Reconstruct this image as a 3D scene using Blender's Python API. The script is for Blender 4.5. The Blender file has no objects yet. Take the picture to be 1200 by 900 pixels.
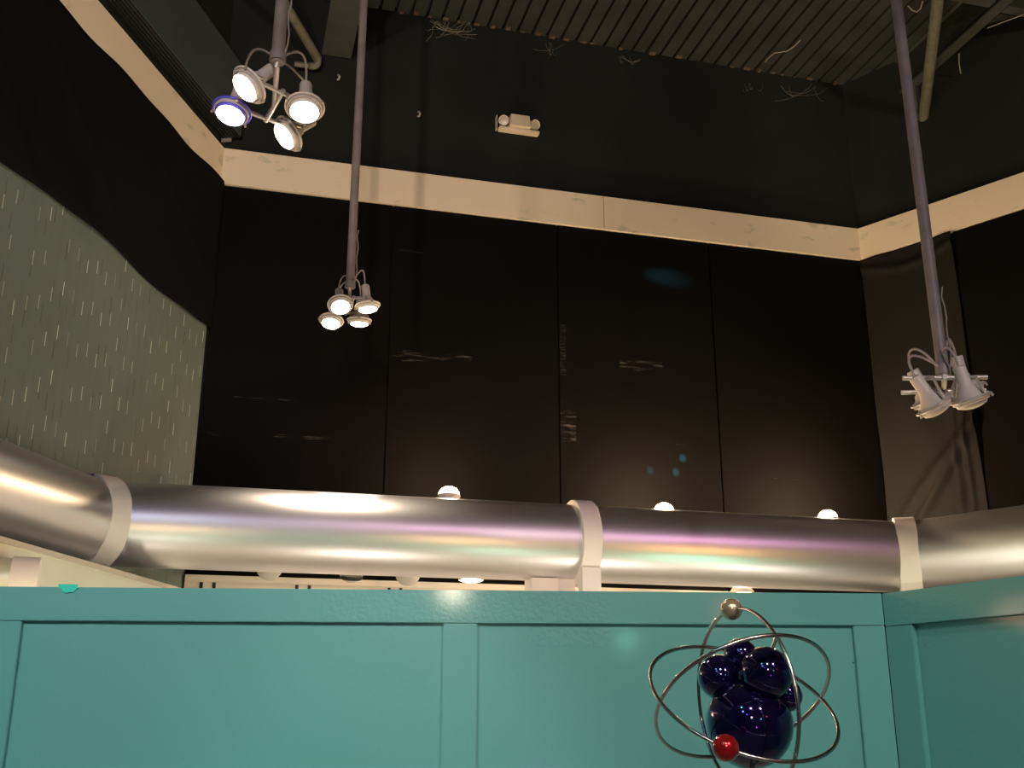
import bpy, bmesh, math, random
from mathutils import Vector, Matrix
random.seed(7)
S = bpy.context.scene
COL = S.collection
R = math.radians
# ------------------------------------------------------------------ camera maths
F = 1254.0
PITCH = R(17.3)
H = 1.6
CAM = Vector((0, 0, H))
UP = Vector((0, -math.sin(PITCH), math.cos(PITCH)))
RT = Vector((1, 0, 0))


def ray(x, y):
    a = (x - 600) / F
    b = (450 - y) / F
    return Vector((a, math.cos(PITCH) - b * math.sin(PITCH), math.sin(PITCH) + b * math.cos(PITCH)))


def at_y(x, y, Y):
    r = ray(x, y)
    return CAM + r * (Y / r.y)


def at_z(x, y, Z):
    r = ray(x, y)
    return CAM + r * ((Z - H) / r.z)


def az(a):
    return Vector((math.sin(R(a)), math.cos(R(a)), 0))


def on_plane(x, y, p0, a):
    d = az(a)
    n = Vector((d.y, -d.x, 0))
    r = ray(x, y)
    return CAM + r * ((p0 - CAM).dot(n) / r.dot(n))


# ------------------------------------------------------------------ materials
def material(name):
    m = bpy.data.materials.new(name)
    m.use_nodes = True
    nt = m.node_tree
    b = nt.nodes['Principled BSDF']
    return m, nt, b


def add_noise_bump(nt, b, scale, strength, dist=0.01, detail=4, coord='Object'):
    tc = nt.nodes.new('ShaderNodeTexCoord')
    nz = nt.nodes.new('ShaderNodeTexNoise')
    nz.inputs['Scale'].default_value = scale
    nz.inputs['Detail'].default_value = detail
    bp = nt.nodes.new('ShaderNodeBump')
    bp.inputs['Strength'].default_value = strength
    bp.inputs['Distance'].default_value = dist
    nt.links.new(tc.outputs[coord], nz.inputs['Vector'])
    nt.links.new(nz.outputs['Fac'], bp.inputs['Height'])
    nt.links.new(bp.outputs['Normal'], b.inputs['Normal'])
    return tc, nz


def mat(name, col, rough=.6, metal=0, bump=None, var=0, vscale=3, spec=.5, coat=0):
    m, nt, b = material(name)
    b.inputs['Base Color'].default_value = (*col, 1)
    b.inputs['Roughness'].default_value = rough
    b.inputs['Metallic'].default_value = metal
    b.inputs['Specular IOR Level'].default_value = spec
    b.inputs['Coat Weight'].default_value = coat
    if bump:
        add_noise_bump(nt, b, *bump)
    if var:
        tc = nt.nodes.new('ShaderNodeTexCoord')
        nz = nt.nodes.new('ShaderNodeTexNoise')
        nz.inputs['Scale'].default_value = vscale
        nz.inputs['Detail'].default_value = 6
        rp = nt.nodes.new('ShaderNodeValToRGB')
        rp.color_ramp.elements[0].position = .35
        rp.color_ramp.elements[1].position = .65
        rp.color_ramp.elements[0].color = (*[c * (1 - var) for c in col], 1)
        rp.color_ramp.elements[1].color = (*[min(1, c * (1 + var)) for c in col], 1)
        nt.links.new(tc.outputs['Object'], nz.inputs['Vector'])
        nt.links.new(nz.outputs['Fac'], rp.inputs['Fac'])
        nt.links.new(rp.outputs['Color'], b.inputs['Base Color'])
    return m


def emit(name, col, strength):
    m, nt, b = material(name)
    b.inputs['Base Color'].default_value = (*col, 1)
    b.inputs['Emission Color'].default_value = (*col, 1)
    b.inputs['Emission Strength'].default_value = strength
    return m


def math_node(nt, op, a, b=None, c=None):
    n = nt.nodes.new('ShaderNodeMath')
    n.operation = op
    for i, v in enumerate((a, b, c)):
        if v is None:
            continue
        if isinstance(v, (int, float)):
            n.inputs[i].default_value = v
        else:
            nt.links.new(v, n.inputs[i])
    return n.outputs[0]


def cream_band():
    """cream painted board with small grey-green filler patches"""
    m, nt, b = material('cream_board')
    b.inputs['Roughness'].default_value = .7
    b.inputs['Specular IOR Level'].default_value = .2
    tc = nt.nodes.new('ShaderNodeTexCoord')
    mp = nt.nodes.new('ShaderNodeMapping')
    mp.inputs['Scale'].default_value = (2.2, 2.2, 4.2)
    mp.inputs['Rotation'].default_value = (.1, .35, .1)
    nz = nt.nodes.new('ShaderNodeTexNoise')
    nz.inputs['Scale'].default_value = 1.9
    nz.inputs['Detail'].default_value = 3
    rp = nt.nodes.new('ShaderNodeValToRGB')
    rp.color_ramp.elements[0].position = .63
    rp.color_ramp.elements[1].position = .70
    rp.color_ramp.elements[0].color = (.80, .675, .53, 1)
    rp.color_ramp.elements[1].color = (.60, .55, .42, 1)
    nt.links.new(tc.outputs['Object'], mp.inputs['Vector'])
    nt.links.new(mp.outputs['Vector'], nz.inputs['Vector'])
    nt.links.new(nz.outputs['Fac'], rp.inputs['Fac'])
    nt.links.new(rp.outputs['Color'], b.inputs['Base Color'])
    return m


def dashes():
    """grey-green covering with short white and a few dark upright dashes; object x runs along the wall"""
    m, nt, b = material('dashed_covering')
    b.inputs['Roughness'].default_value = .75
    b.inputs['Specular IOR Level'].default_value = .2
    tc = nt.nodes.new('ShaderNodeTexCoord')
    sp = nt.nodes.new('ShaderNodeSeparateXYZ')
    nt.links.new(tc.outputs['Object'], sp.inputs[0])
    x, z = sp.outputs['X'], sp.outputs['Z']

    def layer(pitch, period, length, width, seed, keep):
        u = math_node(nt, 'DIVIDE', x, pitch)
        cid = math_node(nt, 'FLOOR', u)
        fr = math_node(nt, 'FRACT', u)
        wn = nt.nodes.new('ShaderNodeTexWhiteNoise')
        wn.noise_dimensions = '1D'
        nt.links.new(math_node(nt, 'ADD', cid, seed), wn.inputs['W'])
        v = math_node(nt, 'ADD', math_node(nt, 'DIVIDE', z, period), math_node(nt, 'MULTIPLY', wn.outputs['Value'], 7.3))
        fv = math_node(nt, 'FRACT', v)
        rid = math_node(nt, 'FLOOR', v)
        wn2 = nt.nodes.new('ShaderNodeTexWhiteNoise')
        wn2.noise_dimensions = '2D'
        cb = nt.nodes.new('ShaderNodeCombineXYZ')
        nt.links.new(cid, cb.inputs[0])
        nt.links.new(rid, cb.inputs[1])
        cb.inputs[2].default_value = seed
        nt.links.new(cb.outputs[0], wn2.inputs['Vector'])
        a = math_node(nt, 'LESS_THAN', math_node(nt, 'ABSOLUTE', math_node(nt, 'SUBTRACT', fr, .5)), width / pitch / 2)
        c = math_node(nt, 'LESS_THAN', fv, length / period)
        k = math_node(nt, 'LESS_THAN', wn2.outputs['Value'], keep)
        s = math_node(nt, 'MULTIPLY', wn2.outputs['Value'], .8 / keep)
        s = math_node(nt, 'SUBTRACT', 1, s)
        return math_node(nt, 'MULTIPLY', math_node(nt, 'MULTIPLY', a, c), math_node(nt, 'MULTIPLY', k, s))

    w = layer(.115, .30, .095, .0085, 3.0, .9)
    d = layer(.083, .34, .12, .010, 11.0, .6)
    nz = nt.nodes.new('ShaderNodeTexNoise')
    mp = nt.nodes.new('ShaderNodeMapping')
    mp.inputs['Scale'].default_value = (14, 1, .8)
    nt.links.new(tc.outputs['Object'], mp.inputs[0])
    nt.links.new(mp.outputs[0], nz.inputs['Vector'])
    nz.inputs['Scale'].default_value = 1.2
    rp = nt.nodes.new('ShaderNodeValToRGB')
    rp.color_ramp.elements[0].color = (.122, .150, .136, 1)
    rp.color_ramp.elements[1].color = (.150, .182, .166, 1)
    nt.links.new(nz.outputs['Fac'], rp.inputs['Fac'])
    m1 = nt.nodes.new('ShaderNodeMixRGB')
    m1.inputs['Color2'].default_value = (.085, .098, .078, 1)
    nt.links.new(d, m1.inputs['Fac'])
    nt.links.new(rp.outputs['Color'], m1.inputs['Color1'])
    m2 = nt.nodes.new('ShaderNodeMixRGB')
    m2.inputs['Color2'].default_value = (.52, .56, .48, 1)
    nt.links.new(w, m2.inputs['Fac'])
    nt.links.new(m1.outputs['Color'], m2.inputs['Color1'])
    nt.links.new(m2.outputs['Color'], b.inputs['Base Color'])
    return m


def scuffed_black(name, streaks):
    """black cloth-faced board with chalky horizontal scuffs: streaks = (x0, x1, z, half height); object x along wall"""
    m, nt, b = material(name)
    b.inputs['Roughness'].default_value = .75
    b.inputs['Specular IOR Level'].default_value = .07
    tc = nt.nodes.new('ShaderNodeTexCoord')
    sp = nt.nodes.new('ShaderNodeSeparateXYZ')
    nt.links.new(tc.outputs['Object'], sp.inputs[0])
    x, z = sp.outputs['X'], sp.outputs['Z']
    mp = nt.nodes.new('ShaderNodeMapping')
    mp.inputs['Scale'].default_value = (2.4, 1, 30)
    nz = nt.nodes.new('ShaderNodeTexNoise')
    nz.inputs['Scale'].default_value = 2.0
    nz.inputs['Detail'].default_value = 9
    nz.inputs['Roughness'].default_value = .7
    nt.links.new(tc.outputs['Object'], mp.inputs[0])
    nt.links.new(mp.outputs[0], nz.inputs['Vector'])
    gate = math_node(nt, 'GREATER_THAN', nz.outputs['Fac'], .54)
    amt = math_node(nt, 'MULTIPLY', gate, math_node(nt, 'SUBTRACT', nz.outputs['Fac'], .50))
    amt = math_node(nt, 'MULTIPLY', amt, 2.0)
    tot = None
    for (x0, x1, zz, hh) in streaks:
        a = math_node(nt, 'LESS_THAN', math_node(nt, 'ABSOLUTE', math_node(nt, 'SUBTRACT', x, (x0 + x1) / 2)), abs(x1 - x0) / 2)
        c = math_node(nt, 'LESS_THAN', math_node(nt, 'ABSOLUTE', math_node(nt, 'SUBTRACT', z, zz)), hh)
        t = math_node(nt, 'MULTIPLY', a, c)
        tot = t if tot is None else math_node(nt, 'MAXIMUM', tot, t)
    mx = nt.nodes.new('ShaderNodeMixRGB')
    mx.inputs['Color1'].default_value = (.0033, .0029, .0027, 1)
    mx.inputs['Color2'].default_value = (.20, .18, .16, 1)
    if tot is not None:
        nt.links.new(math_node(nt, 'MULTIPLY', tot, amt), mx.inputs['Fac'])
    else:
        mx.inputs['Fac'].default_value = 0
    nt.links.new(mx.outputs['Color'], b.inputs['Base Color'])
    nz2 = nt.nodes.new('ShaderNodeTexNoise')
    nz2.inputs['Scale'].default_value = 1.6
    bp = nt.nodes.new('ShaderNodeBump')
    bp.inputs['Strength'].default_value = .4
    bp.inputs['Distance'].default_value = .05
    nt.links.new(tc.outputs['Object'], nz2.inputs['Vector'])
    nt.links.new(nz2.outputs['Fac'], bp.inputs['Height'])
    nt.links.new(bp.outputs['Normal'], b.inputs['Normal'])
    return m


def teal_paint():
    m, nt, b = material('teal_paint')
    b.inputs['Base Color'].default_value = (.128, .440, .428, 1)
    b.inputs['Roughness'].default_value = .4
    b.inputs['Coat Weight'].default_value = .35
    b.inputs['Coat Roughness'].default_value = .1
    b.inputs['Specular IOR Level'].default_value = .5
    tc = nt.nodes.new('ShaderNodeTexCoord')
    n1 = nt.nodes.new('ShaderNodeTexNoise')
    n1.inputs['Scale'].default_value = 55
    n1.inputs['Detail'].default_value = 3
    n2 = nt.nodes.new('ShaderNodeTexNoise')
    n2.inputs['Scale'].default_value = 2.3
    n2.inputs['Detail'].default_value = 2
    nt.links.new(tc.outputs['Object'], n1.inputs['Vector'])
    nt.links.new(tc.outputs['Object'], n2.inputs['Vector'])
    # thick brushy paint on the top rail and a rough patch below it
    sp = nt.nodes.new('ShaderNodeSeparateXYZ')
    nt.links.new(tc.outputs['Object'], sp.inputs[0])
    rail = math_node(nt, 'MULTIPLY', math_node(nt, 'GREATER_THAN', sp.outputs['Z'], 1.946), math_node(nt, 'LESS_THAN', math_node(nt, 'ABSOLUTE', math_node(nt, 'ADD', sp.outputs['X'], .18)), .55))
    px_ = math_node(nt, 'LESS_THAN', math_node(nt, 'ABSOLUTE', math_node(nt, 'SUBTRACT', sp.outputs['X'], .22)), .16)
    pz_ = math_node(nt, 'GREATER_THAN', sp.outputs['Z'], 1.86)
    rough_zone = math_node(nt, 'MAXIMUM', rail, math_node(nt, 'MULTIPLY', px_, pz_))
    amp = math_node(nt, 'ADD', math_node(nt, 'MULTIPLY', rough_zone, .038), .010)
    h = math_node(nt, 'ADD', math_node(nt, 'MULTIPLY', n1.outputs['Fac'], amp), math_node(nt, 'MULTIPLY', n2.outputs['Fac'], .08))
    bp = nt.nodes.new('ShaderNodeBump')
    bp.inputs['Strength'].default_value = .5
    bp.inputs['Distance'].default_value = .1
    nt.links.new(h, bp.inputs['Height'])
    nt.links.new(bp.outputs['Normal'], b.inputs['Normal'])
    # a few small dark nicks in the paint
    vo = nt.nodes.new('ShaderNodeTexVoronoi')
    vo.inputs['Scale'].default_value = 3.1
    nt.links.new(tc.outputs['Object'], vo.inputs['Vector'])
    nick = math_node(nt, 'LESS_THAN', vo.outputs['Distance'], .016)
    mx = nt.nodes.new('ShaderNodeMixRGB')
    mx.inputs['Color1'].default_value = (.128, .440, .428, 1)
    mx.inputs['Color2'].default_value = (.05, .17, .17, 1)
    nt.links.new(nick, mx.inputs['Fac'])
    nt.links.new(mx.outputs['Color'], b.inputs['Base Color'])
    return m


M = {}
M['cream'] = cream_band()
M['dash'] = dashes()
M['teal'] = teal_paint()
M['upper_black'] = mat('upper_wall_black', (.0135, .0150, .0145), .85, bump=(30, .15, .01), var=.18, vscale=1.5, spec=.2)
M['bulk'] = mat('bulkhead_grey', (.05, .062, .072), .6, var=.1, vscale=2, spec=.3)  # the blue lamp's tint is put into this grey
M['rib'] = mat('rib_black', (.012, .012, .013), .4)
M['deck'] = mat('deck_olive', (.033, .037, .032), .6, bump=(40, .1, .01), var=.22, vscale=2.5, spec=.25)
M['steel'] = mat('beam_olive', (.047, .052, .044), .6, var=.15, vscale=4)
M['web'] = mat('shaded_web_dark_strap', (.02, .021, .018), .7)  # beam web's shade put into the colour; the dark strap shares it
M['rod'] = mat('rod_mauve_grey', (.20, .168, .17), .5, bump=(60, .2, .004), var=.15, vscale=9)
M['conduit'] = mat('conduit_olive', (.14, .135, .098), .55, bump=(40, .3, .004), var=.2, vscale=12)
M['curtain'] = mat('curtain_black', (.0052, .0047, .0060), .9, bump=(160, .2, .002), spec=.08)
M['drape'] = mat('drape_black', (.0105, .0095, .0086), .75, bump=(160, .15, .002), spec=.2)
M['pipe'] = mat('silver_paint', (.70, .69, .72), .38, .93, bump=(3, .06, .02))
M['collar'] = mat('collar_white', (.84, .78, .74), .5)
M['whitefascia'] = mat('fascia_white', (.74, .66, .60), .6)
M['slot'] = mat('slot_dark', (.02, .02, .02), .8)
M['parapet'] = mat('parapet_cream', (.70, .70, .60), .6, var=.03, vscale=2)
M['parcap'] = mat('parapet_edge', (.55, .50, .42), .6)
M['lowpipe'] = mat('pale_yellow_paint', (.72, .70, .55), .4, .3)
M['lamp'] = mat('lamp_housing', (.52, .46, .45), .45, bump=(25, .05, .01))
M['frame'] = mat('lamp_frame', (.50, .46, .43), .4, .5)
M['cable'] = mat('cable_grey', (.28, .25, .24), .6)
M['warm'] = emit('warm_lens', (1.0, .86, .70), 14)
M['warmrim'] = mat('rim_pale', (.75, .66, .58), .4)
M['blue'] = emit('blue_lens', (.62, .62, 1.0), 12)
M['bluerim'] = mat('filter_blue', (.10, .09, .75), .3)
M['bluecone'] = mat('filter_cone_blue', (.16, .15, .95), .3)
M['warmcone'] = mat('reflector_bright', (.85, .78, .70), .25)
M['offlens'] = mat('lens_glass', (.75, .70, .62), .15)
M['glow'] = emit('bulb_glow', (1.0, .78, .50), 9)
M['bowl'] = mat('frosted_bowl', (.55, .50, .46), .5)
M['emerg'] = mat('emergency_beige', (.72, .60, .46), .55)
M['emlens'] = mat('emergency_lens', (.48, .40, .32), .3)
M['ball'] = mat('ball_violet', (.014, .008, .09), .07, .8, coat=1)
M['gold'] = mat('ball_pearl', (.62, .50, .33), .22, .65, coat=.6)
M['red'] = mat('ball_red', (.40, .010, .014), .15, .5, coat=1, bump=(60, .25, .004))
M['wire'] = mat('ring_steel', (.62, .60, .60), .22, 1)
M['plinth'] = mat('plinth_dark', (.03, .03, .035), .5)
M['floor'] = mat('floor_beige', (.40, .33, .26), .6, var=.1, vscale=1)
M['rear'] = mat('rear_wall', (.10, .085, .08), .8)
M['web_silk'] = mat('cobweb_silk', (.30, .27, .20), .9)
M['wood'] = mat('plug_wood', (.11, .07, .04), .8, var=.4, vscale=20)
M['aqua_mark'] = mat('turquoise_bright', (.03, .80, .62), .5)
M['fleck'] = mat('hook_pale', (.45, .42, .38), .6)
M['bracket'] = mat('bracket_white', (.72, .62, .56), .6)

# ------------------------------------------------------------------ mesh helpers
I4 = Matrix.Identity(4)


def basis(origin, x, z=Vector((0, 0, 1))):
    """frame with local x along x, z up, y = z cross x"""
    x = x.normalized()
    y = z.cross(x).normalized()
    z = x.cross(y).normalized()
    m = Matrix((x, y, z)).transposed().to_4x4()
    m.translation = origin
    return m


def aim(origin, d, hint=Vector((0, 0, 1))):
    """frame with local +z along d"""
    z = d.normalized()
    x = hint.cross(z)
    if x.length < 1e-4:
        x = Vector((1, 0, 0)).cross(z)
    x.normalize()
    y = z.cross(x)
    m = Matrix((x, y, z)).transposed().to_4x4()
    m.translation = origin
    return m


class MB:
    def __init__(self):
        self.bm = bmesh.new()

    def box(self, x0, x1, y0, y1, z0, z1, mx=I4, bevel=0):
        g = bmesh.ops.create_cube(self.bm, size=1)
        vs = g['verts']
        for v in vs:
            v.co = Vector((x0 + (v.co.x + .5) * (x1 - x0), y0 + (v.co.y + .5) * (y1 - y0), z0 + (v.co.z + .5) * (z1 - z0)))
        if bevel:
            es = list({e for v in vs for e in v.link_edges})
            r = bmesh.ops.bevel(self.bm, geom=es, offset=bevel, segments=2, affect='EDGES')
            vs = list({v for f in r['faces'] for v in f.verts} | {v for v in vs if v.is_valid})
        for v in vs:
            v.co = mx @ v.co
        return self

    def lathe(self, prof, mx=I4, n=32, close=True):
        rings = []
        for (r, z) in prof:
            if r < 1e-6:
                rings.append([self.bm.verts.new(mx @ Vector((0, 0, z)))])
            else:
                rings.append([self.bm.verts.new(mx @ Vector((r * math.cos(2 * math.pi * i / n), r * math.sin(2 * math.pi * i / n), z))) for i in range(n)])
        for a, b in zip(rings, rings[1:]):
            for i in range(n):
                j = (i + 1) % n
                if len(a) == 1 and len(b) == 1:
                    continue
                if len(a) == 1:
                    f = [a[0], b[j], b[i]]
                elif len(b) == 1:
                    f = [a[i], a[j], b[0]]
                else:
                    f = [a[i], a[j], b[j], b[i]]
                self.bm.faces.new(f)
        return self

    def tube(self, pts, r, n=10, closed=False, cap=True):
        pts = [Vector(p) for p in pts]
        N = len(pts)
        rs = r if isinstance(r, (list, tuple)) else [r] * N
        rings = []
        ref = None
        for i, p in enumerate(pts):
            if closed:
                t = pts[(i + 1) % N] - pts[i - 1]
            else:
                t = pts[min(i + 1, N - 1)] - pts[max(i - 1, 0)]
            t.normalize()
            if ref is None:
                ref = t.orthogonal().normalized()
            else:
                ref = (ref - t * ref.dot(t))
                if ref.length < 1e-5:
                    ref = t.orthogonal()
                ref.normalize()
            s = t.cross(ref)
            rings.append([self.bm.verts.new(p + (ref * math.cos(2 * math.pi * k / n) + s * math.sin(2 * math.pi * k / n)) * rs[i]) for k in range(n)])
        m = N if closed else N - 1
        off = 0
        if closed:   # match twist
            best = 1e9
            for o in range(n):
                d = (rings[-1][0].co - rings[0][o].co).length
                if d < best:
                    best, off = d, o
        for i in range(m):
            a, b = rings[i], rings[(i + 1) % N]
            sh = off if (closed and i == N - 1) else 0
            for k in range(n):
                self.bm.faces.new([a[k], a[(k + 1) % n], b[(k + 1 + sh) % n], b[(k + sh) % n]])
        if cap and not closed:
            self.bm.faces.new(rings[0][::-1])
            self.bm.faces.new(rings[-1])
        return self

    def torus(self, R_, r, mx=I4, N=48, n=10):
        return self.tube([mx @ Vector((R_ * math.cos(2 * math.pi * i / N), R_ * math.sin(2 * math.pi * i / N), 0)) for i in range(N)], r, n, closed=True)

    def sphere(self, c, r, seg=48):
        bmesh.ops.create_uvsphere(self.bm, u_segments=seg, v_segments=seg // 2, radius=r, matrix=Matrix.Translation(c))
        return self

    def prism(self, poly, z0, z1, mx=I4):
        a = [self.bm.verts.new(mx @ Vector((x, y, z0))) for x, y in poly]
        b = [self.bm.verts.new(mx @ Vector((x, y, z1))) for x, y in poly]
        n = len(poly)
        self.bm.faces.new(a[::-1])
        self.bm.faces.new(b)
        for i in range(n):
            self.bm.faces.new([a[i], a[(i + 1) % n], b[(i + 1) % n], b[i]])
        return self

    def grid(self, nu, nv, fn, thick=0):
        vs = [[self.bm.verts.new(fn(i / nu, j / nv)) for i in range(nu + 1)] for j in range(nv + 1)]
        for j in range(nv):
            for i in range(nu):
                self.bm.faces.new([vs[j][i], vs[j][i + 1], vs[j + 1][i + 1], vs[j + 1][i]])
        return self

    def build(self, name, m, parent=None, world=None, smooth=None, solid=0):
        """world: object frame; the mesh was written in that frame's local space"""
        bmesh.ops.recalc_face_normals(self.bm, faces=self.bm.faces[:])
        me = bpy.data.meshes.new(name)
        self.bm.to_mesh(me)
        self.bm.free()
        o = bpy.data.objects.new(name, me)
        me.materials.append(m)
        COL.objects.link(o)
        if smooth:
            for p in me.polygons:
                p.use_smooth = True
            me.set_sharp_from_angle(angle=R(smooth))
        if solid:
            md = o.modifiers.new('thickness', 'SOLIDIFY')
            md.thickness = solid
            md.offset = 0
        if parent:
            o.parent = parent
            pw = parent.get('_w')
        if world is not None:
            o.matrix_local = world
        return o


def tag(o, label=None, cat=None, group=None, kind=None):
    if label:
        o['label'] = label
    if cat:
        o['category'] = cat
    if group:
        o['group'] = group
    if kind:
        o['kind'] = kind
    return o


def empty(name, mx=I4, label=None, cat=None, group=None, kind=None):
    o = bpy.data.objects.new(name, None)
    o.empty_display_size = .1
    COL.objects.link(o)
    o.matrix_local = mx if isinstance(mx, Matrix) else Matrix.Translation(mx)
    return tag(o, label, cat, group, kind)


def struct(o, label=None, cat=None):
    return tag(o, label, cat, None, 'structure')


# ------------------------------------------------------------------ room
AZB, AZL, AZR = 75, 10, 136          # compass directions of back, left and right walls
L = at_y(258, 175, 8.4)
TOPB = L.z                           # top of the cream band
BANDH = .345
CEIL = 8.10
RC = on_plane(1005, 270, L, AZB)
L0, R0 = Vector((L.x, L.y, 0)), Vector((RC.x, RC.y, 0))
WB = basis(L0, az(AZB))              # local x along back wall, +y goes INTO the wall
LEN = (R0 - L0).length
LFAR = L0 - az(AZL) * 13.5
RFAR = R0 + az(AZR) * 12.5
T = .12


def mark(b):
    return b


# local frames: left wall x from corner L toward the camera; right wall x from corner R toward the camera
WL = basis(L0, -az(AZL))             # y = z cross x
WR = basis(R0, az(AZR))
SL = 1 if (WL.to_3x3() @ Vector((0, 1, 0))).x > 0 else -1     # sign of local y pointing into the room
SB = -1
SR = 1 if (WR.to_3x3() @ Vector((0, 1, 0))).x < 0 else -1

# floor / ceiling polygon
poly = [(L0.x - .3, L0.y + .4), (R0.x + .3, R0.y + .4), (RFAR.x + .2, RFAR.y), (LFAR.x - .2, LFAR.y)]
o = MB().prism(poly, -.12, 0).build('floor', M['floor'])
struct(o)
o = MB().box(0, LEN, 0, T, 0, CEIL + .4).build('wall_back', M['upper_black'], world=WB)
struct(o)
o = MB().box(-.1, 13.5, min(0, -SL * T), max(0, -SL * T), 0, CEIL + .4).build('wall_left', M['upper_black'], world=WL)
struct(o)
o = MB().box(-.1, 12.5, min(0, -SR * T), max(0, -SR * T), 0, CEIL + .4).build('wall_right', M['upper_black'], world=WR)
struct(o)
d = RFAR - LFAR
WF = basis(LFAR, d)
o = MB().box(-.2, d.length + .2, -.2, 0, 0, CEIL + .4).build('wall_rear', M['rear'], world=WF)
struct(o)

# corrugated steel deck ceiling: flutes run square to the back wall; local x along back wall, -y into the room
PIT = .152


def deck_profile(x0, x1):
    pts = []
    k = math.floor(x0 / PIT)
    x = k * PIT
    while x < x1:
        pts += [(x, 0), (x + .122, 0), (x + .125, .045), (x + .149, .045), (x + .152, 0)]
        x += PIT
    return pts


DX0, DX1, DY = -3.5, 12.5, 16.0
mb = MB()
pr = deck_profile(DX0, DX1)
fa = [mb.bm.verts.new((x, .1, CEIL + z)) for x, z in pr]
fb = [mb.bm.verts.new((x, -DY, CEIL + z)) for x, z in pr]
for i in range(len(pr) - 1):
    mb.bm.faces.new([fa[i], fa[i + 1], fb[i + 1], fb[i]])
ceiling = struct(mb.build('ceiling', M['deck'], world=WB, solid=0))
mb = MB().box(DX0, DX1, -DY, .1, CEIL + .06, CEIL + .16)
mb.build('deck_top', M['web'], ceiling)
# ragged wooden plugs in the flutes where the deck meets the back wall
k0 = int(1.0 / PIT)
for k in range(k0, int((LEN + .1) / PIT) + 1):
    if random.random() < .3:
        continue
    x = k * PIT + random.uniform(-.02, .03)
    w = random.uniform(.03, .075)
    b = MB().box(x, x + w, -.02 - random.uniform(0, .035), .0, CEIL - random.uniform(.004, .022), CEIL - .001, bevel=.002)
    b.build('flute_plug', M['wood'], ceiling)

# cream bands (bevelled mitre at corners by simple overlap)
BT = .055
TOPB -= .012
xs = WB.inverted() @ on_plane(705, 240, L, AZB)


def band(n, W, sgn, x0, x1):
    b = MB().box(x0, x1, min(0, sgn * BT), max(0, sgn * BT), TOPB - BANDH, TOPB)
    return struct(b.build('trim_%d' % n, M['cream'], world=W))


band(1, WL, SL, .02, 12.5)
band(2, WB, SB, .01, xs.x - .004)
band(3, WB, SB, xs.x + .004, LEN - .005)
band(4, WR, SR, .015, 11.5)

# ------------------------------------------------------------------ black boards under the band on the back wall
def bx(px, py):
    return (WB.inverted() @ on_plane(px, py, L, AZB))


seams = [0.03, bx(455, 400).x, bx(653.5, 430).x, bx(838, 450).x, LEN - .02]
PT = .03
BT_Z = TOPB - BANDH - .004
streaks = [
    [(bx(240, 510).x, bx(283, 510).x, bx(262, 510).z, .012), (bx(297, 512).x, bx(395, 512).x, bx(345, 513).z, .013),
     (bx(270, 465).x, bx(345, 465).x, bx(310, 468).z, .006)],
    [(bx(458, 414).x, bx(552, 418).x, bx(480, 416).z, .035), (bx(470, 424).x, bx(505, 424).x, bx(490, 425).z, .014),
     (bx(465, 295).x, bx(495, 295).x, bx(480, 295).z, .012)],
    [(bx(655, 500).x, bx(674, 500).x, bx(660, 500).z, .16), (bx(725, 430).x, bx(775, 430).x, bx(750, 430).z, .05),
     (bx(655, 412).x, bx(662, 412).x, bx(656, 412).z, .25), (bx(790, 512).x, bx(812, 512).x, bx(800, 522).z, .006)],
    [(bx(905, 560).x, bx(935, 560).x, bx(920, 562).z, .006)],
]
plab = ['flat black wall board with two rows of chalky scratches low down, beside the grey-green corner',
        'flat black wall board with a pale scuff across its middle, behind the small lit lamp cluster',
        'flat black wall board with cyan light spots, second from the drape',
        'flat black wall board next to the wrinkled black drape']
for k in range(4):
    b = MB().box(seams[k] + .006, seams[k + 1] - .006, -PT, -.002, .02, BT_Z, bevel=.004)
    o = b.build('wall_board', scuffed_black('board_%d' % k, streaks[k]), world=WB)
    tag(o, plab[k], 'board', 'black boards on the back wall')

# ------------------------------------------------------------------ left wall: dashed covering, black curtain, bulkhead
def lx(px, py):
    return (WL.inverted() @ on_plane(px, py, L, AZL))


LCUR = L + WL.to_3x3() @ Vector((0, SL * .075, 0))


def lx(px, py):
    return (WL.inverted() @ on_plane(px, py, LCUR, AZL))


b = MB().box(.012, 12, min(SL * .002, SL * .03), max(SL * .002, SL * .03), .02, 5.35)
o = b.build('wall_covering', M['dash'], world=WL)
tag(o, 'grey-green wall covering with short white upright dashes, under the black curtain', 'wall covering')
hem = [(-.0, 4.70), (lx(233, 377).x, lx(233, 377).z), (lx(170, 322).x, lx(170, 322).z), (lx(110, 268).x, lx(110, 268).z), (lx(60, 226).x, lx(60, 226).z), (lx(0, 190).x, lx(0, 190).z), (4.2, 4.80), (12, 4.9)]


def interp(tab, x):
    for (a, b), (c, d) in zip(tab, tab[1:]):
        if x <= c:
            t = (x - a) / (c - a)
            return b + (d - b) * t
    return tab[-1][1]


def curtain_pt(u, v):
    x = .012 + 8.0 * u
    zt = TOPB - BANDH + .02 + .018 * math.sin(x * 6.1) * math.sin(x * 2.3 + 1)
    zb = interp(hem, x) + .012 * math.sin(x * 5)
    z = zb + (zt - zb) * v
    y = .068 + .012 * math.sin(x * 4.2 + 2.2 * v) + .02 * math.sin((x * 2.1 + z * 3.1)) * (1 - v) * v * 2
    for (x0, s) in ((2.1, 1.3), (3.0, 1.0), (.55, 2.0)):
        dd = (x - x0) - (v - .5) * s
        y += .022 * math.exp(-(dd / .07) ** 2) * (1 - v) * (.3 + v)
    return Vector((x, SL * y, z))


o = MB().grid(200, 40, curtain_pt).build('curtain', M['curtain'], world=WL, smooth=60, solid=.006)
tag(o, 'black cloth curtain hanging with a slanting hem over the grey-green wall covering', 'curtain')

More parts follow.
